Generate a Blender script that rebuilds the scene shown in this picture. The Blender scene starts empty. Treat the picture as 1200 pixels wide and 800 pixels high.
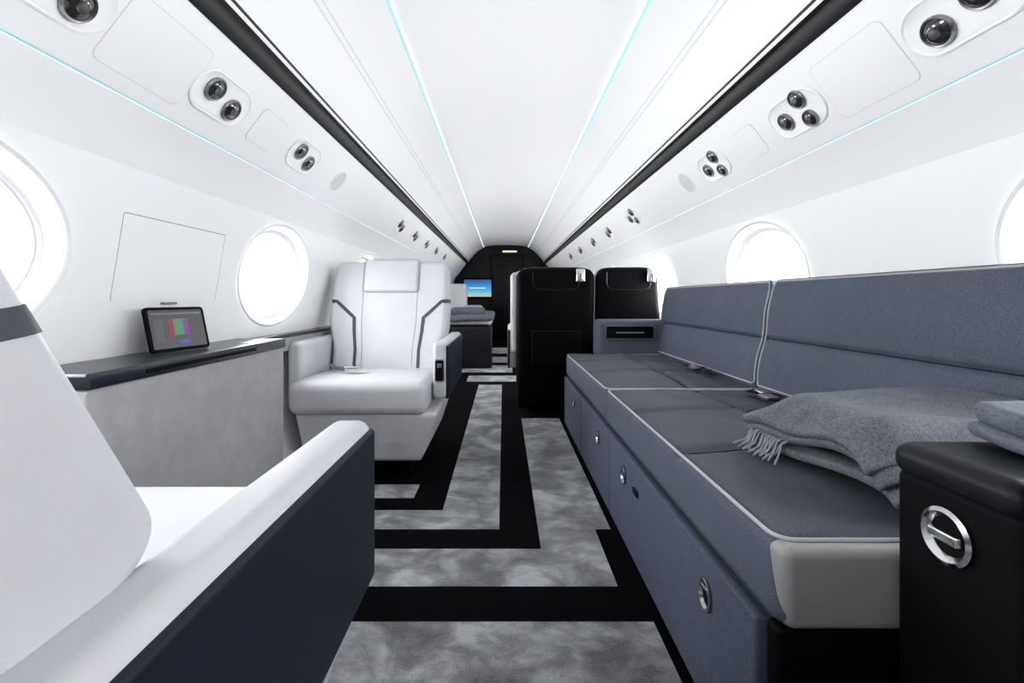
import bpy, bmesh, math, random
from math import sin, cos, tan, pi, radians, exp, sqrt
from mathutils import Vector, Matrix, noise
random.seed(4)
SC = bpy.context.scene
COL = SC.collection
CZ = 0.80      # camera height
CX = 0.05      # cabin centre line

# ------------------------------------------------------------------ materials
def new_mat(name):
    m = bpy.data.materials.new(name); m.use_nodes = True
    nt = m.node_tree
    return m, nt, nt.nodes['Principled BSDF']
def pmat(name, col, rough=.5, metal=0, coat=0, nscale=0, var=0.0, bump=0, bscale=200, spec=.5, emit=None, estr=0, sheen=0):
    m, nt, b = new_mat(name)
    b.inputs['Base Color'].default_value = (*col, 1)
    b.inputs['Roughness'].default_value = rough
    b.inputs['Metallic'].default_value = metal
    b.inputs['Coat Weight'].default_value = coat
    b.inputs['Specular IOR Level'].default_value = spec
    b.inputs['Sheen Weight'].default_value = sheen
    if emit:
        b.inputs['Emission Color'].default_value = (*emit, 1); b.inputs['Emission Strength'].default_value = estr
    tc = nt.nodes.new('ShaderNodeTexCoord')
    if var:
        n = nt.nodes.new('ShaderNodeTexNoise'); n.inputs['Scale'].default_value = nscale; n.inputs['Detail'].default_value = 6
        nt.links.new(tc.outputs['Object'], n.inputs['Vector'])
        r = nt.nodes.new('ShaderNodeValToRGB')
        r.color_ramp.elements[0].position = .3; r.color_ramp.elements[1].position = .7
        r.color_ramp.elements[0].color = (*[c*(1-var) for c in col], 1)
        r.color_ramp.elements[1].color = (*[min(1, c*(1+var)) for c in col], 1)
        nt.links.new(n.outputs['Fac'], r.inputs['Fac']); nt.links.new(r.outputs['Color'], b.inputs['Base Color'])
    if bump:
        n2 = nt.nodes.new('ShaderNodeTexNoise'); n2.inputs['Scale'].default_value = bscale; n2.inputs['Detail'].default_value = 3
        nt.links.new(tc.outputs['Object'], n2.inputs['Vector'])
        bp = nt.nodes.new('ShaderNodeBump'); bp.inputs['Strength'].default_value = bump; bp.inputs['Distance'].default_value = .002
        nt.links.new(n2.outputs['Fac'], bp.inputs['Height']); nt.links.new(bp.outputs['Normal'], b.inputs['Normal'])
    return m
def weave(name, c1, c2, scale=850, soft=18, ws=.10, bump=.4):
    m, nt, b = new_mat(name)
    tc = nt.nodes.new('ShaderNodeTexCoord')
    n = nt.nodes.new('ShaderNodeTexNoise'); n.inputs['Scale'].default_value = scale; n.inputs['Detail'].default_value = 2
    mp = nt.nodes.new('ShaderNodeMapping'); mp.inputs['Scale'].default_value = (1, .35, 1)
    nt.links.new(tc.outputs['Object'], mp.inputs['Vector']); nt.links.new(mp.outputs['Vector'], n.inputs['Vector'])
    n2 = nt.nodes.new('ShaderNodeTexNoise'); n2.inputs['Scale'].default_value = soft; n2.inputs['Detail'].default_value = 5
    nt.links.new(tc.outputs['Object'], n2.inputs['Vector'])
    a = nt.nodes.new('ShaderNodeMath'); a.operation = 'MULTIPLY_ADD'; a.inputs[1].default_value = ws
    nt.links.new(n2.outputs['Fac'], a.inputs[0]); 
    a2 = nt.nodes.new('ShaderNodeMath'); a2.operation = 'MULTIPLY'; a2.inputs[1].default_value = 1-ws
    nt.links.new(n.outputs['Fac'], a2.inputs[0]); nt.links.new(a2.outputs[0], a.inputs[2])
    r = nt.nodes.new('ShaderNodeValToRGB')
    r.color_ramp.elements[0].position = .34; r.color_ramp.elements[1].position = .66
    r.color_ramp.elements[0].color = (*c1, 1); r.color_ramp.elements[1].color = (*c2, 1)
    nt.links.new(a.outputs[0], r.inputs['Fac']); nt.links.new(r.outputs['Color'], b.inputs['Base Color'])
    b.inputs['Roughness'].default_value = .75; b.inputs['Specular IOR Level'].default_value = .25
    bp = nt.nodes.new('ShaderNodeBump'); bp.inputs['Strength'].default_value = bump; bp.inputs['Distance'].default_value = .001
    nt.links.new(n.outputs['Fac'], bp.inputs['Height']); nt.links.new(bp.outputs['Normal'], b.inputs['Normal'])
    return m
def carpet_grey():
    m, nt, b = new_mat('carpet_grey_pile')
    tc = nt.nodes.new('ShaderNodeTexCoord')
    n = nt.nodes.new('ShaderNodeTexNoise'); n.inputs['Scale'].default_value = 6.0; n.inputs['Detail'].default_value = 10
    n.inputs['Roughness'].default_value = .60; n.inputs['Distortion'].default_value = .5
    nt.links.new(tc.outputs['Object'], n.inputs['Vector'])
    mp = nt.nodes.new('ShaderNodeMapping'); mp.inputs['Scale'].default_value = (16, 32, 1); mp.inputs['Rotation'].default_value = (0, 0, .5)
    nt.links.new(tc.outputs['Object'], mp.inputs['Vector'])
    st = nt.nodes.new('ShaderNodeTexNoise'); st.inputs['Scale'].default_value = 1; st.inputs['Detail'].default_value = 5; st.inputs['Distortion'].default_value = .5
    nt.links.new(mp.outputs['Vector'], st.inputs['Vector'])
    m1 = nt.nodes.new('ShaderNodeMath'); m1.operation = 'MULTIPLY'; m1.inputs[1].default_value = .80; nt.links.new(n.outputs['Fac'], m1.inputs[0])
    m2 = nt.nodes.new('ShaderNodeMath'); m2.operation = 'MULTIPLY_ADD'; m2.inputs[1].default_value = .20; nt.links.new(st.outputs['Fac'], m2.inputs[0]); nt.links.new(m1.outputs[0], m2.inputs[2])
    r = nt.nodes.new('ShaderNodeValToRGB')
    e = r.color_ramp.elements
    e[0].position = .40; e[0].color = (.075, .077, .084, 1); e[1].position = .61; e[1].color = (.37, .372, .395, 1)
    k = e.new(.50); k.color = (.175, .178, .188, 1)
    nt.links.new(m2.outputs[0], r.inputs['Fac'])
    f = nt.nodes.new('ShaderNodeTexNoise'); f.inputs['Scale'].default_value = 300; f.inputs['Detail'].default_value = 2
    nt.links.new(tc.outputs['Object'], f.inputs['Vector'])
    mx = nt.nodes.new('ShaderNodeMix'); mx.data_type = 'RGBA'; mx.blend_type = 'OVERLAY'; mx.inputs['Factor'].default_value = .75
    nt.links.new(r.outputs['Color'], mx.inputs[6]); nt.links.new(f.outputs['Fac'], mx.inputs[7])
    nt.links.new(mx.outputs[2], b.inputs['Base Color'])
    b.inputs['Roughness'].default_value = .9; b.inputs['Specular IOR Level'].default_value = .15
    b.inputs['Sheen Weight'].default_value = .3
    bp = nt.nodes.new('ShaderNodeBump'); bp.inputs['Strength'].default_value = .8; bp.inputs['Distance'].default_value = .005
    nt.links.new(f.outputs['Fac'], bp.inputs['Height']); nt.links.new(bp.outputs['Normal'], b.inputs['Normal'])
    return m
def pane_mat():
    m = bpy.data.materials.new('window_pane_glass'); m.use_nodes = True; nt = m.node_tree; nt.nodes.clear()
    o = nt.nodes.new('ShaderNodeOutputMaterial'); t = nt.nodes.new('ShaderNodeBsdfTransparent'); g = nt.nodes.new('ShaderNodeBsdfGlossy')
    g.inputs['Roughness'].default_value = .05
    mx = nt.nodes.new('ShaderNodeMixShader'); mx.inputs[0].default_value = .04
    nt.links.new(t.outputs[0], mx.inputs[1]); nt.links.new(g.outputs[0], mx.inputs[2]); nt.links.new(mx.outputs[0], o.inputs['Surface'])
    return m
def grad_screen():
    m, nt, b = new_mat('monitor_sky_gradient')
    tc = nt.nodes.new('ShaderNodeTexCoord'); sp = nt.nodes.new('ShaderNodeSeparateXYZ'); nt.links.new(tc.outputs['Generated'], sp.inputs[0])
    r = nt.nodes.new('ShaderNodeValToRGB'); e = r.color_ramp.elements
    e[0].position = .08; e[0].color = (.50, .48, .30, 1); e[1].position = .9; e[1].color = (.01, .12, .42, 1)
    k = e.new(.32); k.color = (.08, .42, .68, 1)
    nt.links.new(sp.outputs['Z'], r.inputs['Fac']); nt.links.new(r.outputs['Color'], b.inputs['Emission Color'])
    b.inputs['Base Color'].default_value = (0, 0, 0, 1); b.inputs['Emission Strength'].default_value = 1.1
    return m

M = dict(
 white=pmat('satin_white_panel', (.925, .925, .925), .5, bump=.02, bscale=60),
 ceil=pmat('ceiling_white_panel', (.90, .90, .905), .4, bump=.02, bscale=40),
 reveal=pmat('window_reveal_white', (.80, .80, .81), .5, bump=.02, bscale=60),
 groove=pmat('panel_gap_grey', (.68, .69, .70), .7, bump=.02),
 seam=pmat('dark_panel_gap', (.30, .30, .31), .7, bump=.02),
 leather=pmat('white_leather', (.515, .515, .54), .45, var=.03, nscale=8, bump=.12, bscale=420, spec=.4),
 navy=pmat('navy_leather', (.0062, .0092, .0165), .5, var=.15, nscale=30, bump=.1, bscale=500, spec=.2),
 stripe=pmat('slate_navy_band', (.046, .054, .068), .55, bump=.1, bscale=300, spec=.3),
 stitch=pmat('grey_stitching', (.34, .34, .36), .7, bump=.1, bscale=300, spec=.2),
 thread=pmat('dark_blue_thread', (.016, .019, .026), .8, bump=.1, bscale=300, spec=.1),
 black=pmat('black_leather', (.0018, .0018, .0023), .6, bump=.12, bscale=420, spec=.07),
 darkpad=pmat('blue_black_leather', (.0045, .0058, .0095), .45, bump=.12, bscale=420, spec=.2),
 gloss=pmat('black_gloss_lacquer', (.003, .003, .004), .25, bump=.01, spec=.2),
 ledge=pmat('dark_slate_lacquer', (.009, .012, .018), .28, bump=.02, spec=.4),
 suede=pmat('grey_suede', (.345, .342, .35), .95, var=.07, nscale=18, bump=.3, bscale=500, spec=.1),
 chrome=pmat('brushed_chrome', (.72, .72, .73), .18, metal=1, bump=.02),
 dchrome=pmat('dark_chrome', (.42, .42, .43), .22, metal=1, bump=.02),
 brass=pmat('brass', (.55, .42, .25), .25, metal=1, bump=.02),
 steel=pmat('dark_steel', (.25, .25, .26), .35, metal=1, bump=.02),
 lens=pmat('smoked_lens', (.02, .018, .016), .08, coat=1, bump=.01),
 rail=pmat('dark_rail', (.008, .008, .009), .4, bump=.02, spec=.3),
 fabric=weave('blue_grey_woven_fabric', (.046, .055, .076), (.112, .130, .174)),
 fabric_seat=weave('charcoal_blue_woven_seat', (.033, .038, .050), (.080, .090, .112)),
 fabric2=weave('blue_grey_woven_base', (.040, .049, .074), (.096, .113, .160)),
 pipe=pmat('light_piping', (.38, .38, .39), .6, bump=.1),
 endleather=pmat('pale_taupe_leather', (.275, .27, .268), .5, bump=.15, bscale=350),
 blanket=weave('charcoal_grey_wool', (.058, .064, .075), (.150, .163, .185), 380, 25, .25),
 blanket2=weave('slate_blue_wool', (.075, .086, .112), (.145, .16, .20), 420, 25, .3),
 tassel=pmat('pale_wool_tassel', (.25, .26, .28), .9, bump=.2, spec=.1),
 cgrey=carpet_grey(),
 cblack=pmat('carpet_black_pile', (.0020, .0020, .0024), .95, bump=.6, bscale=300, spec=.03),
 cyan=pmat('cyan_led', (.36, .72, .73), .5, emit=(.20, .85, .87), estr=.22, bump=.01),
 cyan2=pmat('cyan_accent_line', (.30, .60, .59), .5, emit=(.15, .55, .54), estr=.20, bump=.01),
 screen=grad_screen(),
 text=pmat('screen_text_white', (.8, .8, .8), .5, emit=(1, 1, 1), estr=.8, bump=.01),
 pane=pane_mat(),
 tabscreen=pmat('tablet_screen_dark', (.03, .03, .032), .15, emit=(.09, .09, .095), estr=.6, bump=.01),
 lamp=pmat('warm_lamp', (.9, .8, .6), .5, emit=(1, .75, .45), estr=.7, bump=.01),
)
def glow(name, c): return pmat(name, [v*.8 for v in c], .4, emit=c, estr=.22, bump=.01)

# ------------------------------------------------------------------ mesh helpers
def NB(): return bmesh.new()
def sm(a, b, v):
    t = max(0, min(1, (v-a)/(b-a))); return t*t*(3-2*t)
def axis_pts(h, r, n, m):
    inn = h - r
    tail = [inn + r*tan(pi/4*k/n) for k in range(1, n+1)]
    mid = [-inn + 2*inn*i/m for i in range(m+1)]
    return [-t for t in reversed(tail)] + mid + tail
def pbox(x0, x1, y0, y1, z0, z1, r=.01, n=2, m=(1, 1, 1), f=None, bm=None):
    if bm is None: bm = NB()
    h = [(x1-x0)/2, (y1-y0)/2, (z1-z0)/2]; c = [(x1+x0)/2, (y1+y0)/2, (z1+z0)/2]
    r = min(r, .98*min(h)); ax = [axis_pts(h[i], r, n, m[i]) for i in range(3)]
    inn = [hh-r for hh in h]; cache = {}
    def V(p):
        k = tuple(round(v, 6) for v in p)
        if k in cache: return cache[k]
        q = [max(-inn[i], min(inn[i], p[i])) for i in range(3)]
        d = [p[i]-q[i] for i in range(3)]; L = sqrt(sum(v*v for v in d)) or 1
        w = [c[i] + q[i] + r*d[i]/L for i in range(3)]
        if f: w = f(*w)
        cache[k] = bm.verts.new(w); return cache[k]
    for d in range(3):
        e, g = (d+1) % 3, (d+2) % 3
        for s in (-1, 1):
            for i in range(len(ax[e])-1):
                for j in range(len(ax[g])-1):
                    vs = []
                    for a, b in ((i, j), (i+1, j), (i+1, j+1), (i, j+1)):
                        p = [0, 0, 0]; p[d] = s*h[d]; p[e] = ax[e][a]; p[g] = ax[g][b]; vs.append(V(p))
                    if s < 0: vs.reverse()
                    try: bm.faces.new(vs)
                    except ValueError: pass
    return bm
def tube(pts, r, seg=6, closed=False, bm=None):
    if bm is None: bm = NB()
    P = [Vector(p) for p in pts]; n = len(P); rings = []; prev = None
    for i in range(n):
        a = P[(i-1) % n] if (closed or i > 0) else P[i]; b = P[(i+1) % n] if (closed or i < n-1) else P[i]
        t = (b-a).normalized()
        if prev is None:
            up = Vector((0, 0, 1)) if abs(t.z) < .9 else Vector((1, 0, 0)); u = t.cross(up).normalized()
        else:
            u = (prev - t*prev.dot(t)); u = u.normalized() if u.length > 1e-6 else t.orthogonal().normalized()
        prev = u; v = t.cross(u)
        rings.append([bm.verts.new(P[i] + r*(cos(2*pi*k/seg)*u + sin(2*pi*k/seg)*v)) for k in range(seg)])
    for i in range(n if closed else n-1):
        A, B = rings[i], rings[(i+1) % n]
        for k in range(seg): bm.faces.new((A[k], A[(k+1) % seg], B[(k+1) % seg], B[k]))
    if not closed: bm.faces.new(rings[0][::-1]); bm.faces.new(rings[-1])
    return bm
def prism(poly, fn, a0, a1, bm=None):
    if bm is None: bm = NB()
    A = [bm.verts.new(fn(p, q, a0)) for p, q in poly]; B = [bm.verts.new(fn(p, q, a1)) for p, q in poly]
    n = len(poly)
    for i in range(n): bm.faces.new((A[i], A[(i+1) % n], B[(i+1) % n], B[i]))
    bm.faces.new(A[::-1]); bm.faces.new(B); return bm
def rrect(w, h, r, n=6, cx=0, cy=0):
    out = []
    for sx, sy, a0 in ((1, 1, 0), (-1, 1, 90), (-1, -1, 180), (1, -1, 270)):
        for k in range(n+1):
            a = radians(a0 + 90*k/n); out.append((cx+sx*(w/2-r)+r*cos(a), cy+sy*(h/2-r)+r*sin(a)))
    return out
def lathe(prof, place, seg=24, bm=None):          # prof: (radius, height); place(a,b,n)->point
    if bm is None: bm = NB()
    rings = []
    for r, h in prof:
        rings.append([bm.verts.new(place(r*cos(2*pi*k/seg), r*sin(2*pi*k/seg), h)) for k in range(seg)] if r > 1e-6 else [bm.verts.new(place(0, 0, h))])
    for A, B in zip(rings, rings[1:]):
        for k in range(seg):
            k2 = (k+1) % seg
            if len(A) == 1: bm.faces.new((A[0], B[k2], B[k]))
            elif len(B) == 1: bm.faces.new((A[k], A[k2], B[0]))
            else: bm.faces.new((A[k], A[k2], B[k2], B[k]))
    return bm
def link(name, bm, mats, parent=None, shift=None, recalc=True, ang=40):
    if shift is not None: bmesh.ops.translate(bm, verts=bm.verts, vec=-Vector(shift))
    if recalc: bmesh.ops.recalc_face_normals(bm, faces=bm.faces)
    me = bpy.data.meshes.new(name); bm.to_mesh(me); bm.free()
    for mt in (mats if isinstance(mats, (list, tuple)) else [mats]): me.materials.append(mt)
    me.shade_smooth(); me.set_sharp_from_angle(angle=radians(ang))
    o = bpy.data.objects.new(name, me); COL.objects.link(o)
    if parent is not None: o.parent = parent
    return o
def thing(name, label, cat, loc=(0, 0, 0), rz=0, group=None):
    o = bpy.data.objects.new(name, None); COL.objects.link(o); o.empty_display_size = .1
    o.location = loc; o.rotation_euler = (0, 0, rz); o['label'] = label; o['category'] = cat
    if group: o['group'] = group
    return o
def part(par, name, bm, mat, local=False, label=None):
    root = par
    while root.parent is not None: root = root.parent
    o = link(name, bm, mat, par, None if local else root.location)
    if label: o['label'] = label
    return o
def struct(name, bm, mat, parent=None, recalc=True):
    o = link(name, bm, mat, parent, recalc=recalc); o['kind'] = 'structure'; return o
def tagm(o, label, cat, group=None):
    o['label'] = label; o['category'] = cat
    if group: o['group'] = group
    return o
def face_inward(bm, c=(CX, CZ)):
    bm.normal_update()
    for f in bm.faces:
        m = f.calc_center_median()
        if f.normal.x*(c[0]-m.x) + f.normal.z*(c[1]-m.z) < 0: f.normal_flip()
    bm.normal_update()

# ------------------------------------------------------------------ room shell
Y0, Y1 = -1.2, 9.3
ZA, ZB = -.2, .34; UA, UB = 1.10, 1.012
def uw(z): return UA + (UB-UA)*(z-ZA)/(ZB-ZA)
def P3(s, u, z, y): return (CX + s*u, y, CZ + z)
lower = [(.98, -.80), (1.03, -.66), (1.07, -.5), (1.092, -.35), (1.10, -.2)]
upper = [(1.012, .34), (.998, .375), (.980, .41), (.958, .442), (.935, .47)]
psuA, psuB = (.93, .475), (.765, .69)
side_panel = [(.722, .735)] + [(.722 - .285*t, .735 + .262*t + .03*sin(pi*t)) for t in (.15, .3, .45, .6, .75, .9)] + [(.437, .997)]
centre = [(.425*cos(a), 1.0 + .045*sin(a)) for a in [pi*k/16 for k in range(17)]]
def strip(bm, pts, s, y0=Y0, y1=Y1):
    A = [bm.verts.new(P3(s, u, z, y0)) for u, z in pts]; B = [bm.verts.new(P3(s, u, z, y1)) for u, z in pts]
    for i in range(len(pts)-1): bm.faces.new((A[i], A[i+1], B[i+1], B[i]))
wins = {-1: [-.55, .78, 2.12, 3.45, 4.78, 6.12, 7.45], 1: [-.55, .745, 2.035, 3.33, 4.62, 5.92, 7.2]}
WZ = .102; WAa, WBb = .312, .215
for s in (-1, 1):
    bm = NB(); strip(bm, lower, s); strip(bm, upper, s); strip(bm, [psuA, psuB], s)
    edges = [Y0]
    for yc in wins[s]: edges += [yc-.42, yc+.42]
    edges.append(Y1)
    for i in range(0, len(edges), 2):
        bm.faces.new([bm.verts.new(P3(s, uw(z), z, y)) for y, z in ((edges[i], ZA), (edges[i+1], ZA), (edges[i+1], ZB), (edges[i], ZB))])
    for yc in wins[s]:
        th = [2*pi*k/72 for k in range(72)]
        for cy, cz in ((.42, ZB-WZ), (-.42, ZB-WZ), (-.42, ZA-WZ), (.42, ZA-WZ)): th.append(math.atan2(cz/WBb, cy/WAa) % (2*pi))
        th = sorted(set(round(t, 7) for t in th)); I = []; O = []
        for t in th:
            dy, dz = WAa*cos(t), WBb*sin(t)
            k = min(.42/abs(dy) if abs(dy) > 1e-9 else 9e9, ((ZB-WZ)/dz if dz > 0 else (ZA-WZ)/dz) if abs(dz) > 1e-9 else 9e9)
            I.append(bm.verts.new(P3(s, uw(WZ+dz), WZ+dz, yc+dy))); O.append(bm.verts.new(P3(s, uw(WZ+dz*k), WZ+dz*k, yc+dy*k)))
        n = len(th)
        for k in range(n): bm.faces.new((I[k], I[(k+1) % n], O[(k+1) % n], O[k]))
    face_inward(bm)
    struct('wall_left' if s < 0 else 'wall_right', bm, M['white'], recalc=False)
wn = 0
for s in (-1, 1):
    for yc in wins[s]:
        wn += 1
        bm = NB(); rings = []
        for a, b, d in ((.323, .226, -.002), (.318, .221, -.006), (.310, .213, -.003), (.294, .198, .035), (.285, .190, .037), (.272, .180, .07)):
            rings.append([bm.verts.new(P3(s, uw(WZ+b*sin(t))+d, WZ+b*sin(t), yc+a*cos(t))) for t in [2*pi*k/72 for k in range(72)]])
        for A, B in zip(rings, rings[1:]):
            for k in range(72): bm.faces.new((A[k], A[(k+1) % 72], B[(k+1) % 72], B[k]))
        w = struct('window_%d' % wn, bm, M['reveal'])
        bm = NB(); bm.faces.new([bm.verts.new(P3(s, uw(WZ+.186*sin(t))+.068, WZ+.186*sin(t), yc+.278*cos(t))) for t in [2*pi*k/72 for k in range(72)]])
        link('pane', bm, M['pane'], w)
        bm = tube([P3(s, uw(WZ+.187*sin(t))+.045, WZ+.187*sin(t), yc+.281*cos(t)) for t in [2*pi*k/72 for k in range(72)]], .005, 6, True)
        link('inner_ring', bm, M['groove'], w)
# ceiling
bm = NB()
for s in (-1, 1): strip(bm, side_panel, s)
strip(bm, centre, 1); face_inward(bm); struct('ceiling', bm, M['ceil'], recalc=False)
tn = 0
def trim(bm, mat):
    global tn; tn += 1
    return struct('trim_%d' % tn, bm, mat)
for s in (-1, 1):
    # dark light-rail channel, its bright lip, the cyan strips, panel seams
    trim(prism([(.770, .681), (.778, .692), (.745, .76), (.715, .745), (.724, .727), (.740, .720), (.747, .698)], lambda u, z, y: P3(s, u, z, y), Y0, Y1), M['rail'])
    trim(prism([(.7235, .7215), (.7185, .7255), (.7215, .738), (.727, .733)], lambda u, z, y: P3(s, u, z, y), Y0, Y1), M['white'])
    trim(prism([(.4412, .9930), (.4348, .9973), (.4365, 1.008), (.446, 1.0)], lambda u, z, y: P3(s, u, z, y), Y0, Y1), M['cyan'])
    trim(prism([(.9330, .4710), (.9304, .4732), (.934, .481), (.940, .475)], lambda u, z, y: P3(s, u, z, y), Y0, Y1), M['cyan2'])
    for t in (.42, .47):
        u, z = .722-.285*t, .735+.262*t+.03*sin(pi*t)
        trim(prism([(u-.0013, z-.0004), (u+.0013, z-.0030), (u+.004, z+.003), (u, z+.006)], lambda u, z, y: P3(s, u, z, y), Y0, Y1), M['groove'])
# floor with inlaid L-pattern
def grey(x, y):
    if y < 1.185: return x < .3725
    if y < 1.33: return False
    if (y < 1.53 and x < .318) or (.12 <= x < (.318 if y < 1.66 else .3725) and y < 3.2): return True
    if (1.66 <= y < 1.81 and x < -.015) or (-.23 <= x < -.015 and 1.66 <= y < 4.45): return True
    if 1.92 <= y < 2.06 and x < -.36: return True
    if 4.62 <= y < 4.98 and -.36 < x < .22: return True
    if 5.2 <= y < 5.75 and x < .1: return True
    if 6.0 <= y < 6.6 or 7.0 <= y < 7.8: return True
    return False
xs = [-.98+CX, -.6, -.36, -.23, -.015, .1, .12, .22, .318, .3725, .98+CX]
ys = [Y0, 0, .6, 1.185, 1.33, 1.53, 1.66, 1.81, 1.92, 2.06, 3.2, 4.45, 4.62, 4.98, 5.2, 5.75, 6.0, 6.6, 7.0, 7.8, Y1]
bm = NB(); g = [[bm.verts.new((x, y, 0)) for y in ys] for x in xs]
for i in range(len(xs)-1):
    for j in range(len(ys)-1):
        f = bm.faces.new((g[i][j], g[i+1][j], g[i+1][j+1], g[i][j+1]))
        f.material_index = 0 if grey((xs[i]+xs[i+1])/2, (ys[j]+ys[j+1])/2) else 1
struct('floor', bm, [M['cgrey'], M['cblack']], recalc=False)
# end bulkhead
outline = lower + upper + [psuA, psuB] + side_panel
poly = [(u, z) for u, z in outline] + [(u, z) for u, z in centre[1:-1]] + [(-u, z) for u, z in reversed(outline)]
bm = NB(); bm.faces.new([bm.verts.new(P3(1, u, z, Y1)) for u, z in poly]); struct('wall_end', bm, M['gloss'])
bm = NB(); bm.faces.new([bm.verts.new(P3(1, u, z, Y0)) for u, z in poly]); struct('wall_rear_blocker', bm, M['suede'])  # unseen wall behind the camera, added to keep world light out
d = struct('door_1', pbox(-.22, .36, Y1-.03, Y1-.002, .02, 1.62, .01), M['gloss'])
link('door_frame', tube([(-.25, Y1-.015, .01), (-.25, Y1-.015, 1.65), (.39, Y1-.015, 1.65), (.39, Y1-.015, .01)], .016, 4), M['rail'], d)
link('door_handle', pbox(.27, .30, Y1-.07, Y1-.03, .78, .95, .01), M['brass'], d)
o = link('exit_lamp', pbox(-.02, .26, Y1-.05, Y1-.005, 1.70, 1.735, .012), M['lamp']); tagm(o, 'small warm lamp above the far black door', 'lamp')

# ------------------------------------------------------------------ overhead service units
Pb = Vector((psuA[0], psuA[1])); Pe = Vector((psuB[0], psuB[1])); eb = (Pe-Pb).normalized()
def psu_matrix(s, t, y):
    q = Pb.lerp(Pe, t); loc = Vector(P3(s, q.x, q.y, y))
    b = Vector((s*eb.x, 0, eb.y)); a = Vector((0, -s, 0)); n = a.cross(b)
    return Matrix(((a.x, b.x, n.x, loc.x), (a.y, b.y, n.y, loc.y), (a.z, b.z, n.z, loc.z), (0, 0, 0, 1)))
idf = lambda a, b, n: (a, b, n)
def place_m(o, m): o.matrix_world = m
def service(s, y, lens, label, grp, w=.25, h=.125, t=.45):
    o = thing('overhead_service_unit', label, 'overhead vent', group=grp); place_m(o, psu_matrix(s, t, y))
    bm = NB(); A = rrect(w, h, h*.49, 8); prev = None
    for k, (sc, z) in enumerate(((1, .001), (.985, .004), (.93, .005), (.88, .002))):
        ring = [bm.verts.new((a - (1-sc)*h*.5*(1 if a > 0 else -1)*min(1, abs(a)/(w*.4)), b*sc, z)) for a, b in A]
        if prev:
            for i in range(len(A)): bm.faces.new((prev[i], prev[(i+1) % len(A)], ring[(i+1) % len(A)], ring[i]))
        prev = ring
    bm.faces.new(prev)
    part(o, 'bezel', bm, M['white'], True)
    for i, (dy, db, r) in enumerate(lens):
        da = -s*dy
        rg = part(o, 'nozzle', lathe([(r*1.08, .001), (r*1.10, .007), (r*1.0, .011), (r*.9, .010), (r*.85, .006)], lambda a, b, n: (da+a, db+b, n), 24), M['steel'], True)
        part(rg, 'lens', lathe([(r*.9, .007), (r*.72, .011), (r*.4, .014), (0, .015)], lambda a, b, n: (da+a, db+b, n), 24), M['lens'], True)
        part(rg, 'lens_cap', lathe([(r*.34, .0135), (r*.30, .019), (0, .020)], lambda a, b, n: (da+a, db+b, n), 16), M['steel'], True)
pair = [(-.05, .012, .032), (.05, -.012, .032)]
trio = [(.05, -.005, .028), (-.045, .036, .028), (-.045, -.034, .026)]
lu = [(.86, 'left overhead vent unit nearest the viewer, cut by the frame top'), (1.37, 'left overhead pair of round vents, above the wall tablet'),
      (1.93, 'left overhead vent unit above the oval window beside the white armchair')]
for y, l in lu: service(-1, y, pair, l, 'overhead vents on the left')
for i, y in enumerate((3.75, 4.35, 5.0, 5.7, 6.5)):
    service(-1, y, pair, ['small left overhead vent unit, first beyond the round speaker', 'small left overhead vent unit, second beyond the round speaker', 'small left overhead vent unit, third beyond the round speaker', 'small left overhead vent unit, fourth beyond the round speaker', 'farthest left overhead vent unit near the end wall'][i], 'overhead vents on the left')
ru = [(.95, pair, 'right overhead vent unit nearest the viewer, at the frame top'), (1.48, trio, 'right overhead cluster of three vents above the near sofa back'),
      (2.06, trio, 'right overhead cluster of three vents above the far sofa back')]
for y, ln, l in ru: service(1, y, ln, l, 'overhead vents on the right')
for i, y in enumerate((3.35, 4.1, 4.8, 5.6, 6.4)):
    service(1, y, trio if i == 0 else pair, ['small right overhead vent unit above the black seat backs', 'small right overhead vent unit, second beyond the sofa', 'small right overhead vent unit, third beyond the sofa', 'small right overhead vent unit, fourth beyond the sofa', 'farthest right overhead vent unit near the end wall'][i], 'overhead vents on the right')
def hatch(s, y, w, h, label, rad=.02):
    o = thing('ceiling_hatch', label, 'hatch', group='overhead hatches'); place_m(o, psu_matrix(s, .45, y))
    part(o, 'gap', prism(rrect(w+.003, h+.003, rad), idf, 0, .0008), M['groove'], True)
    part(o, 'cover', prism(rrect(w, h, rad), idf, 0, .0014), M['white'], True)
hatch(-1, 1.12, .26, .17, 'flat white rectangular hatch in left overhead panel beside the vents')
hatch(1, 1.215, .25, .17, 'flat white rectangular hatch in right overhead panel beside three vents')
hatch(-1, 1.63, .16, .12, 'small flat white hatch between the two left vent units')
hatch(1, 1.77, .17, .12, 'small flat white hatch between the two right vent clusters')
for s, y, l in ((-1, 2.33, 'round white speaker grille in left overhead panel'), (1, 2.36, 'round white speaker grille in right overhead panel')):
    o = thing('speaker', l, 'speaker'); place_m(o, psu_matrix(s, .45, y))
    part(o, 'rim', lathe([(.062, .0), (.062, .002), (.057, .003), (.054, .002)], idf, 28), M['white'], True)
    part(o, 'grille', lathe([(.056, .001), (.03, .0022), (0, .0025)], idf, 28), M['groove'], True)

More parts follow.
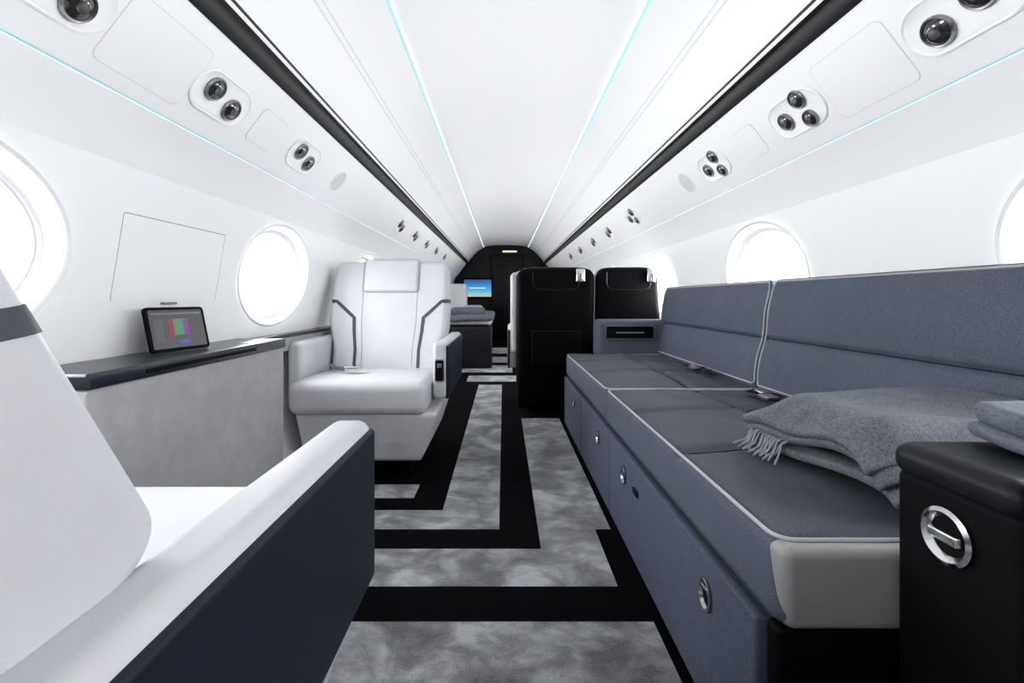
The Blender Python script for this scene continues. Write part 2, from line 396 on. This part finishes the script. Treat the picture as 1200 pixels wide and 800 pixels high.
# ------------------------------------------------------------------ armchairs
def armchair(loc, rz, ax, y0, rec, label, h0, bh):
    """local: faces -y, front of seat at y=0, aisle side at +x*ax"""
    t_ = thing('armchair', label, 'armchair', loc, rz, 'white leather armchairs')
    cr, sr = cos(rec), sin(rec); zb = .42; HB = .325; RB = .036
    def T(x, t, h): return (ax*x, y0 + h*sr + t*cr, zb + h*cr - t*sr)
    # seat
    def fs(x, y, z):
        u = x/.30; v = (y-.29)/.29
        if z > .38: z += .006*(1-u*u)*(1-min(1, v*v))
        if y < .12: z -= .006*((.12-y)/.12)**2
        z += .02*(1-y/.58)
        return (ax*x, y, z)
    sc_ = part(t_, 'seat_cushion', pbox(-.305, .297, 0, .60, .280, .425, .042, 5, (10, 10, 2), fs), M['leather'], True)
    # backrest
    def fb(x, t, h):
        fr = max(0, min(1, (.12-t)/.14)); a = min(1, abs(x)/HB)
        t2 = t - .03*a**3*fr - .006*fr*(1-a*a)
        if h > .40: h -= .018*a**8*(h-.40)/.2
        x *= 1 - .025*max(0, (h-.45)/.16)
        if h0 < .1: x *= 1 - .10*(1-sm(.10, .26, h))
        return T(x, t2, h)
    bk = part(t_, 'backrest', pbox(-HB, HB, -.02, .12, h0, .612, RB, 5, (16, 3, 14), fb), M['leather'], True)
    if h0 > .1: part(bk, 'lumbar_cushion', pbox(-.285, .285, -.02, .11, -.03, h0+.02, .03, 4, (14, 3, 6), fb), M['leather'], True)
    part(bk, 'back_shell', pbox(-.30, .30, .115, .15, -.05, .58, .015, 3, (8, 1, 6), fb), M['navy'], True)
    def fh(x, t, h):
        a = abs(x)/.15; v = (h-.515)/.095
        return T(x, t - .010*(1-a*a)*(1-v*v), h)
    hr_ = part(bk, 'headrest', pbox(-.155, .155, -.040, .0, .425, .616, .018, 4, (8, 2, 6), fh), M['leather'], True)
    part(hr_, 'stitch_line', tube([fh(a, -.0285-.003, b) for a, b in rrect(.314, .195, .025, 5, 0, .5205)], .0018, 5, True), M['stitch'], True)
    for sg in (-1, 1):
        part(bk, 'stitch_line', tube([fb(sg*.15, -.0205, h) for h in (.43, .35, .27, .19, .1, .02)], .0018, 5), M['stitch'], True)
    for sg in (-1, 1):
        bm = NB(); w = .0092
        xe = HB-RB
        pl = [(.19, .0), (.19, .1), (.19, .2), (.19, bh-.09)] + [(.19+(xe-.19)*k/5, bh-.09+.09*k/5) for k in range(1, 6)]
        vr = []
        for i, (x, h) in enumerate(pl):
            a_ = pl[max(0, i-1)]; b_ = pl[min(len(pl)-1, i+1)]; dx, dh = b_[0]-a_[0], b_[1]-a_[1]; L = sqrt(dx*dx+dh*dh); nx, nh = -dh/L*w, dx/L*w
            if i == 3: nx, nh = nx*1.05, nh*1.05
            vr.append([bm.verts.new(fb(sg*(x+q*nx), -.0222, h+q*nh)) for q in (1, -1)])
        tr = tan(rec)
        for k in range(1, 7):
            th = radians(90*k/6)
            x = xe + (RB+.0012)*sin(th); tt = -.02 + RB - (RB+.0012)*cos(th)
            vr.append([bm.verts.new(fb(sg*x, tt, bh+q*w*1.15+(tt+.02)*tr)) for q in (1, -1)])
        for tt in (.05, .085):
            vr.append([bm.verts.new(fb(sg*(HB+.0012), tt, bh+q*w*1.15+(tt+.02)*tr)) for q in (1, -1)])
        for A, B in zip(vr, vr[1:]): bm.faces.new((A[0], A[1], B[1], B[0]))
        part(bk, 'trim_band', bm, M['stripe'], True)
    # arms
    def fa(x, y, z): return (ax*x, y, z)
    a1 = part(t_, 'armrest', pbox(.304, .372, .14, .86, .34, .60, .022, 5, (1, 6, 2), fa), M['leather'], True)
    part(a1, 'side_panel', pbox(.362, .378, .146, .86, .34, .585, .007, 3, (1, 4, 2), fa), M['navy'], True)
    r_ = part(a1, 'control_recess', prism(rrect(.046, .105, .01, 4, ax*.338, .472), lambda a, b, n: (a, n, b), .132, .142), M['chrome'], True)
    part(r_, 'control_face', prism(rrect(.036, .094, .008, 4, ax*.338, .472), lambda a, b, n: (a, n, b), .129, .135), M['black'], True)
    part(r_, 'control_button', pbox(ax*.338-.011, ax*.338+.011, .125, .131, .485, .505, .002), M['steel'], True)
    part(t_, 'armrest', pbox(-.372, -.304, .16, .80, .30, .60, .024, 5, (1, 6, 2), fa), M['leather'], True)
    # skirt and pedestal
    def fk(x, y, z):
        k = .80 + .2*min(1, max(0, (z-.09)/.2)); return (ax*x*k if x > 0 else ax*x*(.5+.5*k), y + .03*(1-(z-.09)/.2), z)
    sk = part(t_, 'skirt', pbox(-.28, .335, .03, .72, .08, .30, .02, 3, (4, 4, 4), fk), M['leather'], True)
    ap = part(sk, 'access_panel', prism(rrect(.15, .085, .012, 4, ax*.14, .205), lambda a, b, n: (a, n + .03*(1-(b-.09)/.2), b), .024, .032), M['leather'], True)
    part(t_, 'pedestal', pbox(-.2, .2, .16, .6, 0, .09, .01), M['black'], True)
    # lap belt
    b1 = part(t_, 'seat_belt', tube([(ax*-.27, .44, .456), (ax*-.2, .32, .457), (ax*-.12, .25, .461)], .010, 6), M['steel'], True)
    part(b1, 'buckle', pbox(*sorted((ax*-.125, ax*-.05)), .215, .265, .457, .478, .004), M['chrome'], True)
    return t_
armchair((-.63, 2.05, 0), 0, 1, .535, radians(15), 'white leather armchair with slate stripes facing the viewer under the oval window', -.03, .368)
armchair((-.592, .945, 0), pi, -1, .482, radians(31.2), 'white leather armchair with navy side in the left foreground, turned away', .195, .404)

# ------------------------------------------------------------------ left ledge cabinet, tablet, wall pocket
t_ = thing('side_ledge_cabinet', 'low side ledge with grey suede front and dark top under the tablet', 'cabinet', (-.93, 1.4, 0))
part(t_, 'body', pbox(-.925, -.845, .97, 1.84, .02, .614, .008, 2), M['suede'])
tp = part(t_, 'top', pbox(-1.03, -.838, .965, 1.845, .613, .648, .008, 3), M['ledge'])
part(tp, 'table_slot', pbox(-.872, -.836, 1.12, 1.62, .625, .635, .002), M['black'])
part(tp, 'latch_plate', pbox(-.90, -.86, 1.62, 1.72, .647, .650, .0012), M['steel'])
t_ = thing('wall_ledge', 'narrow dark wall ledge running behind the white armchair', 'ledge', (-1.0, 2.4, .6))
part(t_, 'top', pbox(-1.04, -.985, 1.85, 3.3, .622, .640, .006), M['ledge'])
part(t_, 'front', pbox(-1.04, -.995, 1.85, 3.3, .56, .624, .006), M['suede'])

t_ = thing('tablet', 'black tablet showing coloured bars, leaning against the left wall', 'tablet')
W = Vector((.175, .985, 0)).normalized(); Nh = Vector((.985, -.175, 0)).normalized(); lean = radians(13)
U = Vector((0, 0, 1))*cos(lean) - Nh*sin(lean); N = W.cross(U)
L = Vector((-.935, 1.39, .650)); SCL = .95
t_.matrix_world = Matrix(((W.x*SCL, U.x*SCL, N.x*SCL, L.x), (W.y*SCL, U.y*SCL, N.y*SCL, L.y), (W.z*SCL, U.z*SCL, N.z*SCL, L.z), (0, 0, 0, 1)))
part(t_, 'case', prism(rrect(.212, .135, .012, 5, 0, .0675), idf, -.0045, .0045), M['black'], True)
sc = part(t_, 'screen', prism(rrect(.192, .116, .003, 2, 0, .068), idf, .0035, .0052), M['tabscreen'], True)
cols = [((.30, .03, .07), -.027), ((.07, .28, .08), -.009), ((.08, .25, .20), .009), ((.22, .05, .30), .027)]
for c, x in cols:
    part(sc, 'colour_bar', prism([(x-.009, .048), (x+.009, .048), (x+.009, .098), (x-.009, .098)], idf, .005, .0058), glow('bar_colour', c), True)
part(sc, 'blue_block', prism([(-.009, .020), (.030, .020), (.030, .034), (-.009, .034)], idf, .005, .0058), glow('bar_blue', (.06, .08, .32)), True)
part(sc, 'menu_strip', prism([(-.088, .112), (.088, .112), (.088, .118), (-.088, .118)], idf, .005, .0056), glow('bar_grey', (.14, .14, .15)), True)
part(sc, 'side_list', prism([(-.084, .03), (-.055, .03), (-.055, .10), (-.084, .10)], idf, .005, .0056), glow('bar_dark', (.09, .09, .10)), True)

t_ = thing('wall_pocket_panel', 'flush rectangular white panel in the left wall above the tablet', 'wall panel', (-1.01, 1.46, .9))
def wallp(y, z, d): return (CX - uw(z) + d, y, CZ + z)
part(t_, 'gap', prism(rrect(.45, .230, .006, 3, 1.46, .110), lambda a, b, n: wallp(a, b, n), -.001, .0010), M['seam'])
part(t_, 'cover', prism(rrect(.446, .2275, .006, 3, 1.4586, .1088), lambda a, b, n: wallp(a, b, n), -.001, .002), M['white'])
xl = wallp(0, -.013, 0)[0]
part(t_, 'latch', pbox(xl-.004, xl+.010, 1.42, 1.48, .783, .790, .002), M['steel'])

# ------------------------------------------------------------------ sofa
t_ = thing('sofa', 'long blue grey fabric sofa with pale piping along the right wall', 'sofa', (.72, 1.9, 0))
def seatf(ya, yb):
    def f(x, y, z):
        u = (x-.71)/.31; v = (2*y-ya-yb)/(yb-ya)
        if z > .40:
            z += .015*(1-u*u)*(1-v**4)
            z -= .016*exp(-((x-.745)/.018)**2)
            for q in (.35, .68):
                ym = ya + (yb-ya)*q
                z -= .013*exp(-((y-ym)/.020)**2)
            z += .0035*noise.noise(Vector((x*9, y*7, 1))) + .0022*noise.noise(Vector((x*22, y*6, 4)))
            z -= .008*max(0, u)
        return (x, y, z)
    return f
def looppipe(x0, x1, ya, yb, z, r=.0034, c=.03):
    pts = []
    for cx, cy, a0 in ((x1-c, yb-c, 0), (x0+c, yb-c, 90), (x0+c, ya+c, 180), (x1-c, ya+c, 270)):
        for k in range(6):
            a = radians(a0+90*k/5); pts.append((cx+c*cos(a), cy+c*sin(a), z))
    out = []
    for i in range(len(pts)):
        a, b = Vector(pts[i]), Vector(pts[(i+1) % len(pts)]); n = max(1, int((b-a).length/.06))
        out += [a.lerp(b, k/n) for k in range(n)]
    return tube(out, r, 6, True)
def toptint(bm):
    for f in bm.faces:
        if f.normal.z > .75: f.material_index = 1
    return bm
def endf(x, y, z):
    q = max(0, .440-z)/.128
    return (x + .014*q**2*(1 if x < .5 else 0), y + .016*q**1.5, z)
for ya, yb in ((.70, 1.872), (1.884, 3.06)):
    bm = pbox(.40, 1.03, ya, yb, .312, .448, .026, 4, (60, 100, 3), seatf(ya, yb))
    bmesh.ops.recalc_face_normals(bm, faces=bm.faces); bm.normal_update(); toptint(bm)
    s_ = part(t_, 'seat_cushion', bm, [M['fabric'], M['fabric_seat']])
    part(s_, 'piping', looppipe(.405, 1.025, ya+.005, yb-.005, .444), M['pipe'])
    sf = seatf(ya, yb)
    part(s_, 'seam', tube([(.745, y, sf(.745, y, .448)[2]+.0015) for y in [ya+.03+(yb-ya-.06)*k/40 for k in range(41)]], .0026, 5), M['thread'])
    for q in (.35, .68):
        ym = ya + (yb-ya)*q
        part(s_, 'seam', tube([(x, ym, sf(x, ym, .448)[2]+.0015) for x in [.43+.57*k/30 for k in range(31)]], .0026, 5), M['thread'])
    part(s_, 'lower_piping', tube([(.402, ya+.02, .318), (.402, yb-.02, .318)], .003, 6), M['thread'])
    if ya < 1:
        part(s_, 'end_panel', pbox(.401, 1.0, .685, .74, .308, .442, .018, 5, (4, 1, 6), endf), M['endleather'], label='pale taupe leather cushion end')
def backf(x, y, z):
    k = (z-.43)/.445
    xf = .995 + .077*k; xb = 1.115 - .022*k
    w = (x-.995)/.13
    X = xf + (xb-xf)*w
    fr = max(0, 1-w*1.6)
    X += fr*(.013*exp(-((z-.645)/.008)**2) - .008*sin(pi*min(1, max(0, (z-.44)/.2)))*(z < .645) - .008*sin(pi*min(1, max(0, (z-.645)/.225)))*(z >= .645))
    X += fr*.005*noise.noise(Vector((y*5, z*9, 3)))
    return (X, y, z)
for ya, yb in ((.70, 1.888), (1.902, 3.14)):
    b_ = part(t_, 'back_cushion', pbox(.995, 1.125, ya, yb, .435, .875, .022, 4, (4, 30, 70), backf), M['fabric'])
    zz = [.472+.04*k for k in range(10)]; yy = [ya+.02+(yb-ya-.04)*k/24 for k in range(25)]
    pts = [backf(1.0, ya+.005, z) for z in zz] + [backf(1.0, y, .868) for y in yy] + [backf(1.0, yb-.005, z) for z in reversed(zz)] + [backf(.9935, y, .462) for y in reversed(yy)]
    part(b_, 'piping', tube(pts, .0034, 6, True), M['pipe'])
    part(b_, 'seam', tube([backf(.9945, y, .645) for y in [ya+.03+(yb-ya-.06)*k/24 for k in range(25)]], .0024, 5), M['thread'])
part(t_, 'frame', pbox(.415, 1.02, .735, 3.06, .0, .318, .01, 2), M['fabric2'])
pan = [(.742, 1.762), (1.772, 2.41), (2.42, 3.055)]
pulls = {0: [.917, 1.54], 1: [1.96], 2: [2.63]}
for i, (ya, yb) in enumerate(pan):
    d_ = part(t_, 'drawer_front', pbox(.390, .42, ya, yb, .012, .306, .006, 3), M['fabric2'])
    for yp in pulls[i]:
        pl = part(d_, 'pull', lathe([(.030, .0), (.031, .004), (.027, .006), (.024, .002), (.020, -.004), (0, -.006)], lambda a, b, n: (.389-n, yp+a*.8, .234+b), 24), M['dchrome'])
        part(pl, 'pull_well', lathe([(.0225, .0), (0, .0005)], lambda a, b, n: (.3888-n, yp+a*.8, .234+b), 24), M['black'])
        part(pl, 'pull_bar', pbox(.3835, .389, yp-.016, yp+.016, .240, .250, .002), M['dchrome'])
part(t_, 'drawer_latch', pbox(.384, .395, 1.38, 1.43, .222, .240, .004), M['black'])
part(t_, 'end_cap', pbox(.405, 1.02, .708, .742, .0, .312, .012, 3), M['black'])
# far arm of the sofa
a_ = part(t_, 'far_armrest', pbox(.60, 1.07, 3.07, 3.23, .30, .665, .035, 4, (4, 2, 3)), M['fabric'])
part(a_, 'recess_frame', prism(rrect(.33, .10, .012, 4, .81, .585), lambda a, b, n: (a, n, b), 3.060, 3.075), M['steel'])
part(a_, 'recess', prism(rrect(.30, .075, .008, 4, .81, .585), lambda a, b, n: (a, n, b), 3.056, 3.07), M['black'])
part(a_, 'recess_bar', pbox(.72, .90, 3.05, 3.058, .578, .588, .003), M['steel'])
# seat belts on the sofa
for y, x, l in ((2.25, .925, 'dark lap belt with metal buckle on the far sofa seat'), (1.58, .90, 'dark lap belt with metal buckle on the near sofa seat')):
    o = thing('lap_belt', l, 'seat belt', (x, y, .455), group='sofa lap belts')
    for sg in (-1, 1):
        bm = NB()
        pts = [(x+.03, y+sg*.03, .468), (x+.005, y+sg*.06, .475), (x-.02, y+sg*.11, .471), (x-.0, y+sg*.17, .468)]
        vs = []
        for p in pts:
            p = Vector(p); w = Vector((.017, 0, .003)); vs.append((bm.verts.new(p-w), bm.verts.new(p+w)))
        for A, B in zip(vs, vs[1:]): bm.faces.new((A[0], A[1], B[1], B[0]))
        part(o, 'webbing', bm, M['black'])
    part(o, 'buckle', pbox(x-.045, x+.0, y-.03, y+.03, .466, .482, .005), M['steel'])
    part(o, 'tongue', pbox(x-.02, x+.015, y+.05, y+.10, .475, .482, .003), M['chrome'])

# near armrest block
t_ = thing('sofa_end_armrest', 'black leather armrest block with round chrome latch at right', 'armrest', (.8, .6, 0))
part(t_, 'body', pbox(.553, 1.02, .508, .675, .0, .565, .012, 3, (1, 1, 1)), M['black'])
part(t_, 'top_pad', pbox(.547, 1.03, .508, .680, .557, .602, .020, 4, (4, 4, 1)), M['darkpad'])
lt = part(t_, 'latch', lathe([(.034, 0), (.035, .004), (.030, .007), (.027, .003), (.024, -.001), (0, -.002)], lambda a, b, n: (.552-n, .594+a, .505+b), 28), M['chrome'])
part(lt, 'latch_bar', pbox(.5435, .552, .574, .614, .499, .511, .002), M['chrome'])
o = link('partition_panel', pbox(.549, 1.02, .42, .503, .0, .705, .008, 2), M['black']); tagm(o, 'black partition edge at the right frame border behind the armrest', 'partition')

# throw blanket: folded sheets, with fringe
def seat_z(x, y): return max(seatf(.70, 1.872)(x, y, .448)[2], .455)
def sheet(x0, x1, y0, y1, H, left, near, far, ph, wr, lift):
    bm = NB(); nx, ny = 60, 50; R = []
    for i in range(nx+1):
        row = []
        for j in range(ny+1):
            a, b = i/nx, j/ny
            xl = x0 + .008*noise.noise(Vector((b*2.0, ph, 0))) + .014*sin(b*3.2+ph)
            yl = y0 + .006*noise.noise(Vector((a*2.0, ph, 5))) + .006*sin(a*4+ph)
            x = xl + (x1-xl)*a; y = yl + (y1-yl)*b
            pl = sm(x0-.02, x0+left, x)*sm(y0-.02, y0+near, y)*(1-.75*sm(y1-far, y1, y))
            edge = 1-pl
            wv = wr*edge*sin((y*1.0 - x*.55)*26 + ph + 1.2*noise.noise(Vector((x*3, y*3, ph)))) + .009*noise.noise(Vector((x*2.6, y*3.0, ph+2)))
            wv += .006*sin((y*.8+x*.6)*20+1.5*noise.noise(Vector((x*3, y*3, 7))))*pl
            z = lift + H*pl + wv + .035*max(0, x-.70)
            z = max(z, seat_z(x, y) + .018)
            row.append(bm.verts.new((x, y, z)))
        R.append(row)
    for A, B in zip(R, R[1:]):
        for j in range(ny): bm.faces.new((A[j], A[j+1], B[j+1], B[j]))
    return bm
t_ = thing('throw_blanket', 'grey wool throw with fringe, folded on the near end of the sofa', 'blanket', (.8, .9, .45))
for nm, args in (('upper_fold', (.570, .965, .755, 1.13, .070, .085, .06, .10, .6, .007, .520)), ('middle_fold', (.578, .965, .742, 1.115, .042, .045, .045, .07, .9, .006, .498)), ('lower_fold', (.588, .965, .727, 1.10, .018, .04, .04, .06, 1.2, .003, .478))):
    o = part(t_, nm, sheet(*args), M['blanket'])
    md = o.modifiers.new('thick', 'SOLIDIFY'); md.thickness = .018; md.offset = 0
    md = o.modifiers.new('round', 'BEVEL'); md.width = .008; md.segments = 3; md.limit_method = 'ANGLE'; md.angle_limit = radians(60)
bm = NB()
for k in range(26):
    y = .98 + .13*k/25 + random.uniform(-.006, .006); l = random.uniform(.03, .05)
    x = .578 + random.uniform(-.006, .006); dy = random.uniform(-.025, .025)
    tube([(x+.02, y, .516), (x-.010, y+dy*.2, .503), (x-.020, y+dy*.5, .480), (x-l, y+dy, .467)], .0022, 5, bm=bm)
part(t_, 'fringe', bm, M['tassel'])
def fold(x, y, z):
    return (x + .006*sin(y*40), y + .006*noise.noise(Vector((x*8, z*9, 0))), z + .006*(noise.noise(Vector((x*9, y*11, 2)))+1) - .004*exp(-((z-.628)/.005)**2))
t_ = thing('folded_blanket', 'folded slate blue blanket lying on the black armrest', 'blanket', (.8, .61, .602))
part(t_, 'lower_fold', pbox(.638, .98, .56, .672, .603, .628, .012, 4, (14, 8, 3), fold), M['blanket2'])
part(t_, 'upper_fold', pbox(.645, .98, .564, .668, .626, .652, .013, 4, (14, 8, 3), fold), M['blanket2'])

# ------------------------------------------------------------------ paired seats seen from behind
def back_seat(cx, y, hw, label, aisle):
    t_ = thing('passenger_seat', label, 'seat', (cx, y, 0), 0, 'black backed seats beyond the sofa')
    def f(x, yy, z):
        a = min(1, abs(x-cx)/hw)
        if z > .8: z -= .035*a**6*(z-.8)/.22
        yy -= .05*(z/1.0)**2 + .022*(1-a*a)*(yy < y+.03)*sin(pi*min(1, max(0, (z-.05)/.95)))
        if not aisle and z < .4: x = cx + (x-cx)*(.62+.38*z/.4)
        if not aisle and z > .6 and x > cx: x -= .036*(z-.6)/.42*a
        return (x, yy, z)
    sh = part(t_, 'back_shell', pbox(cx-hw, cx+hw, y, y+.09, .03, 1.02, .044, 5, (12, 1, 14), f), M['black'])
    def seamline(pts): return tube([f(cx + a, y - .001, z) for a, z in pts], .0024, 6)
    part(sh, 'panel_seam', seamline([(-.16, .985), (-.16, .90), (-.145, .875), (-.12, .865), (0, .862), (.12, .865), (.145, .875), (.16, .90), (.16, .985)]), M['ledge'])
    pk = part(sh, 'literature_pocket', pbox(cx-.17, cx+.17, y-.028, y+.01, .34, .58, .012, 3, (4, 1, 4), f), M['black'])
    part(pk, 'pocket_edge', tube([f(cx+a, y-.030, .578) for a in (-.16, -.08, 0, .08, .16)], .003, 6), M['thread'])
    hx = cx + .165 - (0 if aisle else .025)
    hk = part(sh, 'coat_hook', pbox(hx-.03, hx+.03, y-.078, y-.05, .915, 1.005, .008, 3), M['chrome'])
    part(hk, 'hook_arm', tube([(hx, y-.08, .97), (hx, y-.10, .95), (hx, y-.10, .925)], .006, 6), M['steel'])
    ex = .040 if aisle else -.012
    bk = part(t_, 'back_cushion', pbox(cx-hw-ex, cx+hw-.01, y+.075, y+.19, .40, 1.025, .04, 4, (8, 2, 8), f), M['leather'])
    part(bk, 'headrest', pbox(cx-.14, cx+.14, y+.17, y+.23, .84, 1.02, .025, 4, (4, 1, 4), f), M['leather'])
    part(t_, 'seat_cushion', pbox(cx-hw+.03, cx+hw-.03, y+.15, y+.70, .29, .44, .04, 4, (4, 4, 1)), M['leather'])
    for sg in (-1, 1):
        x = cx + sg*(hw-.035) - (.055 if aisle and sg < 0 else 0)
        a_ = part(t_, 'armrest', pbox(x-.034, x+.034, y+.10, y+.62, .30, .60, .025, 4, (1, 3, 1)), M['leather'])
        part(a_, 'side_panel', pbox(min(x+sg*.026, x+sg*.038), max(x+sg*.026, x+sg*.038), y+.09, y+.62, .30, .575, .005), M['navy'])
    part(t_, 'base', pbox(cx-hw*.7, cx+hw*.6, y+.08, y+.6, 0, .30, .015), M['black'])
back_seat(.362, 3.34, .272, 'black backed seat beside the aisle, beyond the far sofa end', True)
back_seat(.872, 3.34, .230, 'black backed seat against the right wall, beyond the far sofa end', False)

# ------------------------------------------------------------------ far daybed, monitor
t_ = thing('daybed', 'distant dark daybed with rumpled grey blue cover, left of the aisle', 'daybed', (-.55, 6.3, 0))
part(t_, 'base', pbox(-.91, -.17, 5.52, 7.3, 0, .40, .02, 3), M['black'])
part(t_, 'aisle_panel', pbox(-.90, -.13, 5.46, 5.56, 0, .48, .03, 3), M['darkpad'])
part(t_, 'mattress', pbox(-.90, -.16, 5.50, 7.3, .39, .50, .03, 3), M['black'])
part(t_, 'sheet', pbox(-.90, -.14, 5.60, 7.28, .49, .555, .03, 4), M['leather'])
part(t_, 'cover', pbox(-.90, -.12, 5.50, 6.9, .545, .62, .036, 4, (20, 30, 2), lambda x, y, z: (x, y, z + .03*noise.noise(Vector((x*9, y*5, 0))))), M['blanket'])
part(t_, 'bolster', pbox(-.62, -.22, 5.56, 5.80, .60, .70, .045, 4, (6, 4, 2)), M['fabric'])
part(t_, 'bolster', pbox(-.52, -.26, 5.95, 6.15, .60, .72, .045, 4, (6, 4, 2)), M['endleather'])
part(t_, 'pillow', pbox(-.9, -.54, 6.95, 7.20, .55, 1.02, .06, 4, (6, 4, 6)), M['leather'])
t_ = thing('monitor', 'wall screen showing blue sky on the far black wall', 'screen', (-.5, Y1-.03, 1.0))
part(t_, 'bezel', pbox(-.80, -.20, Y1-.05, Y1-.005, .80, 1.20, .012, 2), M['black'])
s_ = part(t_, 'display', pbox(-.765, -.235, Y1-.055, Y1-.045, .84, 1.17, .003), M['screen'])
part(s_, 'caption_line', pbox(-.66, -.34, Y1-.058, Y1-.054, 1.0, 1.015, .001), M['text'])

# ------------------------------------------------------------------ light
def area(name, loc, rot, sx, sy, e, col=(1, 1, 1)):
    l = bpy.data.lights.new(name, 'AREA'); l.shape = 'RECTANGLE'; l.size = sx; l.size_y = sy; l.energy = e; l.color = col
    o = bpy.data.objects.new(name, l); COL.objects.link(o); o.location = loc; o.rotation_euler = rot; return o
for s in (-1, 1):
    for yc in wins[s]:
        area('window_daylight', (CX + s*1.42, yc, CZ+WZ+.12), (0, radians(90+8)*s*1, 0), .9, 1.1, 68 if yc < 5 else 34, (.97, .985, 1))
    o = area('ceiling_fill', (0, 0, 0), (0, 0, 0), .30, 10.0, 6.5, (.98, .99, 1))  # added uplight floating in the cabin without a fixture, brightens the ceiling
    d = Vector((s*.15, 0, .97)).normalized(); zx = -d; yx = Vector((0, 1, 0)); xx = yx.cross(zx)
    lo = Vector((CX + s*.38, 4.0, CZ+.45))
    o.matrix_world = Matrix(((xx.x, yx.x, zx.x, lo.x), (xx.y, yx.y, zx.y, lo.y), (xx.z, yx.z, zx.z, lo.z), (0, 0, 0, 1)))
w = bpy.data.worlds.new('World'); SC.world = w; w.use_nodes = True
w.node_tree.nodes['Background'].inputs[0].default_value = (.95, .98, 1, 1); w.node_tree.nodes['Background'].inputs[1].default_value = 1.6

# ------------------------------------------------------------------ camera
cd = bpy.data.cameras.new('Camera'); cam = bpy.data.objects.new('Camera', cd); COL.objects.link(cam)
cam.location = (0, 0, CZ); cam.rotation_euler = (radians(90), 0, 0)
cd.sensor_width = 36; cd.lens = 36*560/1200; cd.shift_x = 10/1200; cd.shift_y = -50/1200; cd.clip_start = .01
SC.camera = cam
SC.view_settings.view_transform = 'Standard'
SC.view_settings.look = 'None'
SC.view_settings.exposure = 0
